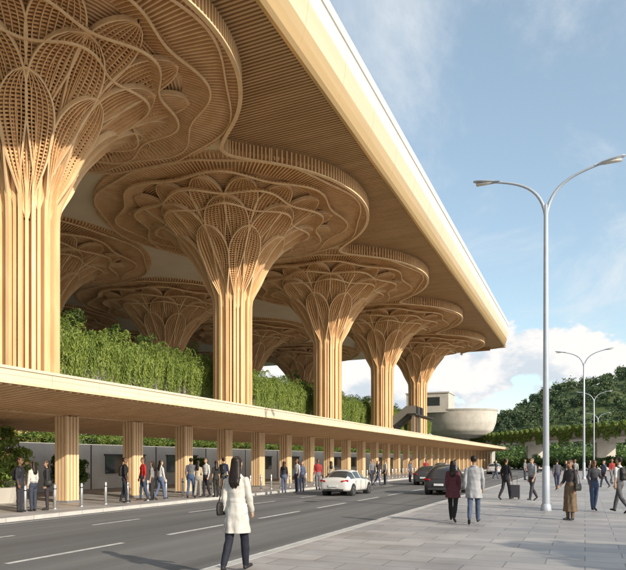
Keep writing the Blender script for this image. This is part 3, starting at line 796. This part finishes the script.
L1=[(20,512,'man_in_dark_jacket',False,(.03,.03,.04),(.04,.04,.05),0.,'back',1.78,-1.2),(33,511,'woman_in_white_shirt',True,(.6,.58,.55),(.05,.06,.09),0.,None,1.66,1.6),
(47,510,'woman_in_dark_skirt',True,(.04,.04,.05),(.05,.04,.05),0.,'shoulder',1.68,2.4),(125,503,'man_in_black_jacket',False,(.02,.02,.025),(.03,.035,.05),.1,'back',1.76,-.9),
(143,501,'man_in_red_jacket',False,(.45,.03,.03),(.05,.07,.12),.12,None,1.77,2.6),(152,500,'woman_in_gray_top',True,(.25,.25,.27),(.04,.04,.05),.0,None,1.65,2.),
(161,500,'woman_in_white_top',True,(.6,.6,.62),(.10,.14,.24),.2,'shoulder',1.66,-.4),(191,498,'man_in_blue_jeans',False,(.15,.15,.17),(.06,.1,.2),.2,None,1.76,.3),
(198,498,'woman_in_beige_top',True,(.5,.42,.32),(.3,.28,.25),.2,None,1.64,.3),(206,497,'man_in_white_tshirt',False,(.6,.6,.6),(.03,.03,.04),.1,None,1.75,2.8),
(216,497,'woman_in_black_dress',True,(.03,.03,.03),(.03,.03,.03),.0,None,1.66,1.),(224,496,'man_in_navy_top',False,(.03,.04,.09),(.1,.1,.1),.2,'back',1.78,0)]
for px,fy,nm,fem,tp,bt,wk,bg,H,hd in L1:
    person(nm,GF(px,fy),hd,H,fem,wk,1,top=tp,bottom=bt,bag=bg,hair='long' if fem else 'short',skin=R_.randrange(4),vox=.016,sleeve=R_.choice(['long','short']))
cols=[(.03,.03,.04),(.5,.5,.5),(.1,.12,.2),(.35,.05,.05),(.4,.33,.24),(.2,.2,.22)]
for i,(px,fy) in enumerate([(284,493),(297,493),(302,492),(318,490),(331,490),(372,486),(378,486),(385,485),(410,482),(426,481),(446,479),(455,478),(566,481),(575,484),(604,488),(612,484),(590,479),(525,480),(496,479)]):
    fem=i%2==0
    person('pedestrian',GF(px,fy),R_.uniform(0,6.28),1.64 if fem else 1.76,fem,R_.choice([0,.25]),1,top=cols[i%6],bottom=cols[(i*5+2)%6] if i%3==0 else (.04,.05,.08),hair='long' if fem else 'short',skin=R_.randrange(4),vox=.024)
# ------------------------------------------------------------- light, world, camera
el=math.radians(23.5); sd=Vector((.93,-.37,0)).normalized()*math.cos(el)+Vector((0,0,math.sin(el)))
sl=bpy.data.lights.new('sun','SUN'); sl.energy=5.0; sl.angle=math.radians(.5); sl.color=(1,.88,.70)
so=bpy.data.objects.new('sun',sl); sc.collection.objects.link(so); so.rotation_euler=sd.to_track_quat('Z','Y').to_euler(); so.location=(40,-20,60)
w=bpy.data.worlds.new('World'); sc.world=w; w.use_nodes=True; nt=w.node_tree;N=nt.nodes;L=nt.links
bg=N['Background']; bg.inputs['Strength'].default_value=.15
sky=N.new('ShaderNodeTexSky'); sky.sky_type='NISHITA'; sky.sun_disc=False; sky.sun_elevation=el; sky.sun_rotation=math.atan2(sd.x,sd.y)
sky.air_density=1.0; sky.dust_density=1.0; sky.ozone_density=1.2
tc=N.new('ShaderNodeTexCoord'); sep=N.new('ShaderNodeSeparateXYZ'); L.new(tc.outputs['Generated'],sep.inputs[0])
def M(op,a,b=None,c=None):
    n=N.new('ShaderNodeMath'); n.operation=op
    for i,v in enumerate((a,b,c)):
        if v is None: continue
        if isinstance(v,(int,float)): n.inputs[i].default_value=v
        else: L.new(v,n.inputs[i])
    return n.outputs[0]
def MR(v,a,b,c=0,d=1):
    n=N.new('ShaderNodeMapRange'); n.interpolation_type='SMOOTHSTEP'; L.new(v,n.inputs[0])
    for i,x in enumerate((a,b,c,d)): n.inputs[i+1].default_value=x
    return n.outputs[0]
sm_=N.new('ShaderNodeMix'); sm_.data_type='RGBA'; sm_.blend_type='MULTIPLY'; sm_.inputs[0].default_value=1; L.new(sky.outputs[0],sm_.inputs[6]); sm_.inputs[7].default_value=(1.3,1.26,1.14,1)
ad=N.new('ShaderNodeMix'); ad.data_type='RGBA'; ad.blend_type='ADD'; ad.inputs[0].default_value=1; L.new(sm_.outputs[2],ad.inputs[6]); ad.inputs[7].default_value=(1.05,1.3,1.4,1)
mp=N.new('ShaderNodeMapping'); mp.inputs['Scale'].default_value=(1,1,1.7); mp.inputs['Location'].default_value=(.62,.25,.1); L.new(tc.outputs['Generated'],mp.inputs[0])
n1=N.new('ShaderNodeTexNoise'); n1.inputs['Scale'].default_value=7; n1.inputs['Detail'].default_value=12; n1.inputs['Roughness'].default_value=.56; L.new(mp.outputs[0],n1.inputs[0])
zb=MR(sep.outputs[2],.14,.27,.13,-.24)
dens=M('ADD',n1.outputs[0],zb)
cum=MR(dens,.52,.57)
zz=M('ADD',M('MAXIMUM',sep.outputs[2],0.),.18)
cv=N.new('ShaderNodeCombineXYZ'); L.new(M('DIVIDE',sep.outputs[0],zz),cv.inputs[0]); L.new(M('DIVIDE',sep.outputs[1],zz),cv.inputs[1])
mp2=N.new('ShaderNodeMapping'); mp2.inputs['Scale'].default_value=(1.3,.8,1); mp2.inputs['Rotation'].default_value=(0,0,.5); L.new(cv.outputs[0],mp2.inputs[0])
n2=N.new('ShaderNodeTexNoise'); n2.inputs['Scale'].default_value=1.6; n2.inputs['Detail'].default_value=9; n2.inputs['Roughness'].default_value=.62; n2.inputs['Distortion'].default_value=.4; L.new(mp2.outputs[0],n2.inputs[0])
cir=MR(n2.outputs[0],.45,.72,0,.8)
mp3=N.new('ShaderNodeMapping'); mp3.inputs['Scale'].default_value=(1,1,1.7); mp3.inputs['Location'].default_value=(.62+.035,.25-.01,.1+.05); L.new(tc.outputs['Generated'],mp3.inputs[0])
n3=N.new('ShaderNodeTexNoise'); n3.inputs['Scale'].default_value=7; n3.inputs['Detail'].default_value=12; n3.inputs['Roughness'].default_value=.56; L.new(mp3.outputs[0],n3.inputs[0])
shd_=MR(M('SUBTRACT',n1.outputs[0],n3.outputs[0]),-.12,.03)
cc=N.new('ShaderNodeMix'); cc.data_type='RGBA'; cc.inputs[6].default_value=(4.6,5.1,5.6,1); cc.inputs[7].default_value=(6.8,6.65,6.5,1); L.new(shd_,cc.inputs[0])
m1=N.new('ShaderNodeMix'); m1.data_type='RGBA'; L.new(cir,m1.inputs[0]); L.new(ad.outputs[2],m1.inputs[6]); m1.inputs[7].default_value=(5.7,6.0,6.2,1)
m2=N.new('ShaderNodeMix'); m2.data_type='RGBA'; L.new(cum,m2.inputs[0]); L.new(m1.outputs[2],m2.inputs[6]); L.new(cc.outputs[2],m2.inputs[7])
L.new(m2.outputs[2],bg.inputs['Color'])
cam=bpy.data.cameras.new('camera'); co=bpy.data.objects.new('camera',cam); sc.collection.objects.link(co)
co.location=(0,0,CAMZ); co.rotation_euler=(math.pi/2,0,TH); cam.sensor_width=36; cam.lens=620/626*36; cam.shift_y=(460-285)/626; cam.clip_end=6000; cam.clip_start=.1
sc.camera=co
sc.view_settings.view_transform='Standard'; sc.view_settings.look='None'; sc.view_settings.exposure=0
print('done',len(bpy.data.objects))
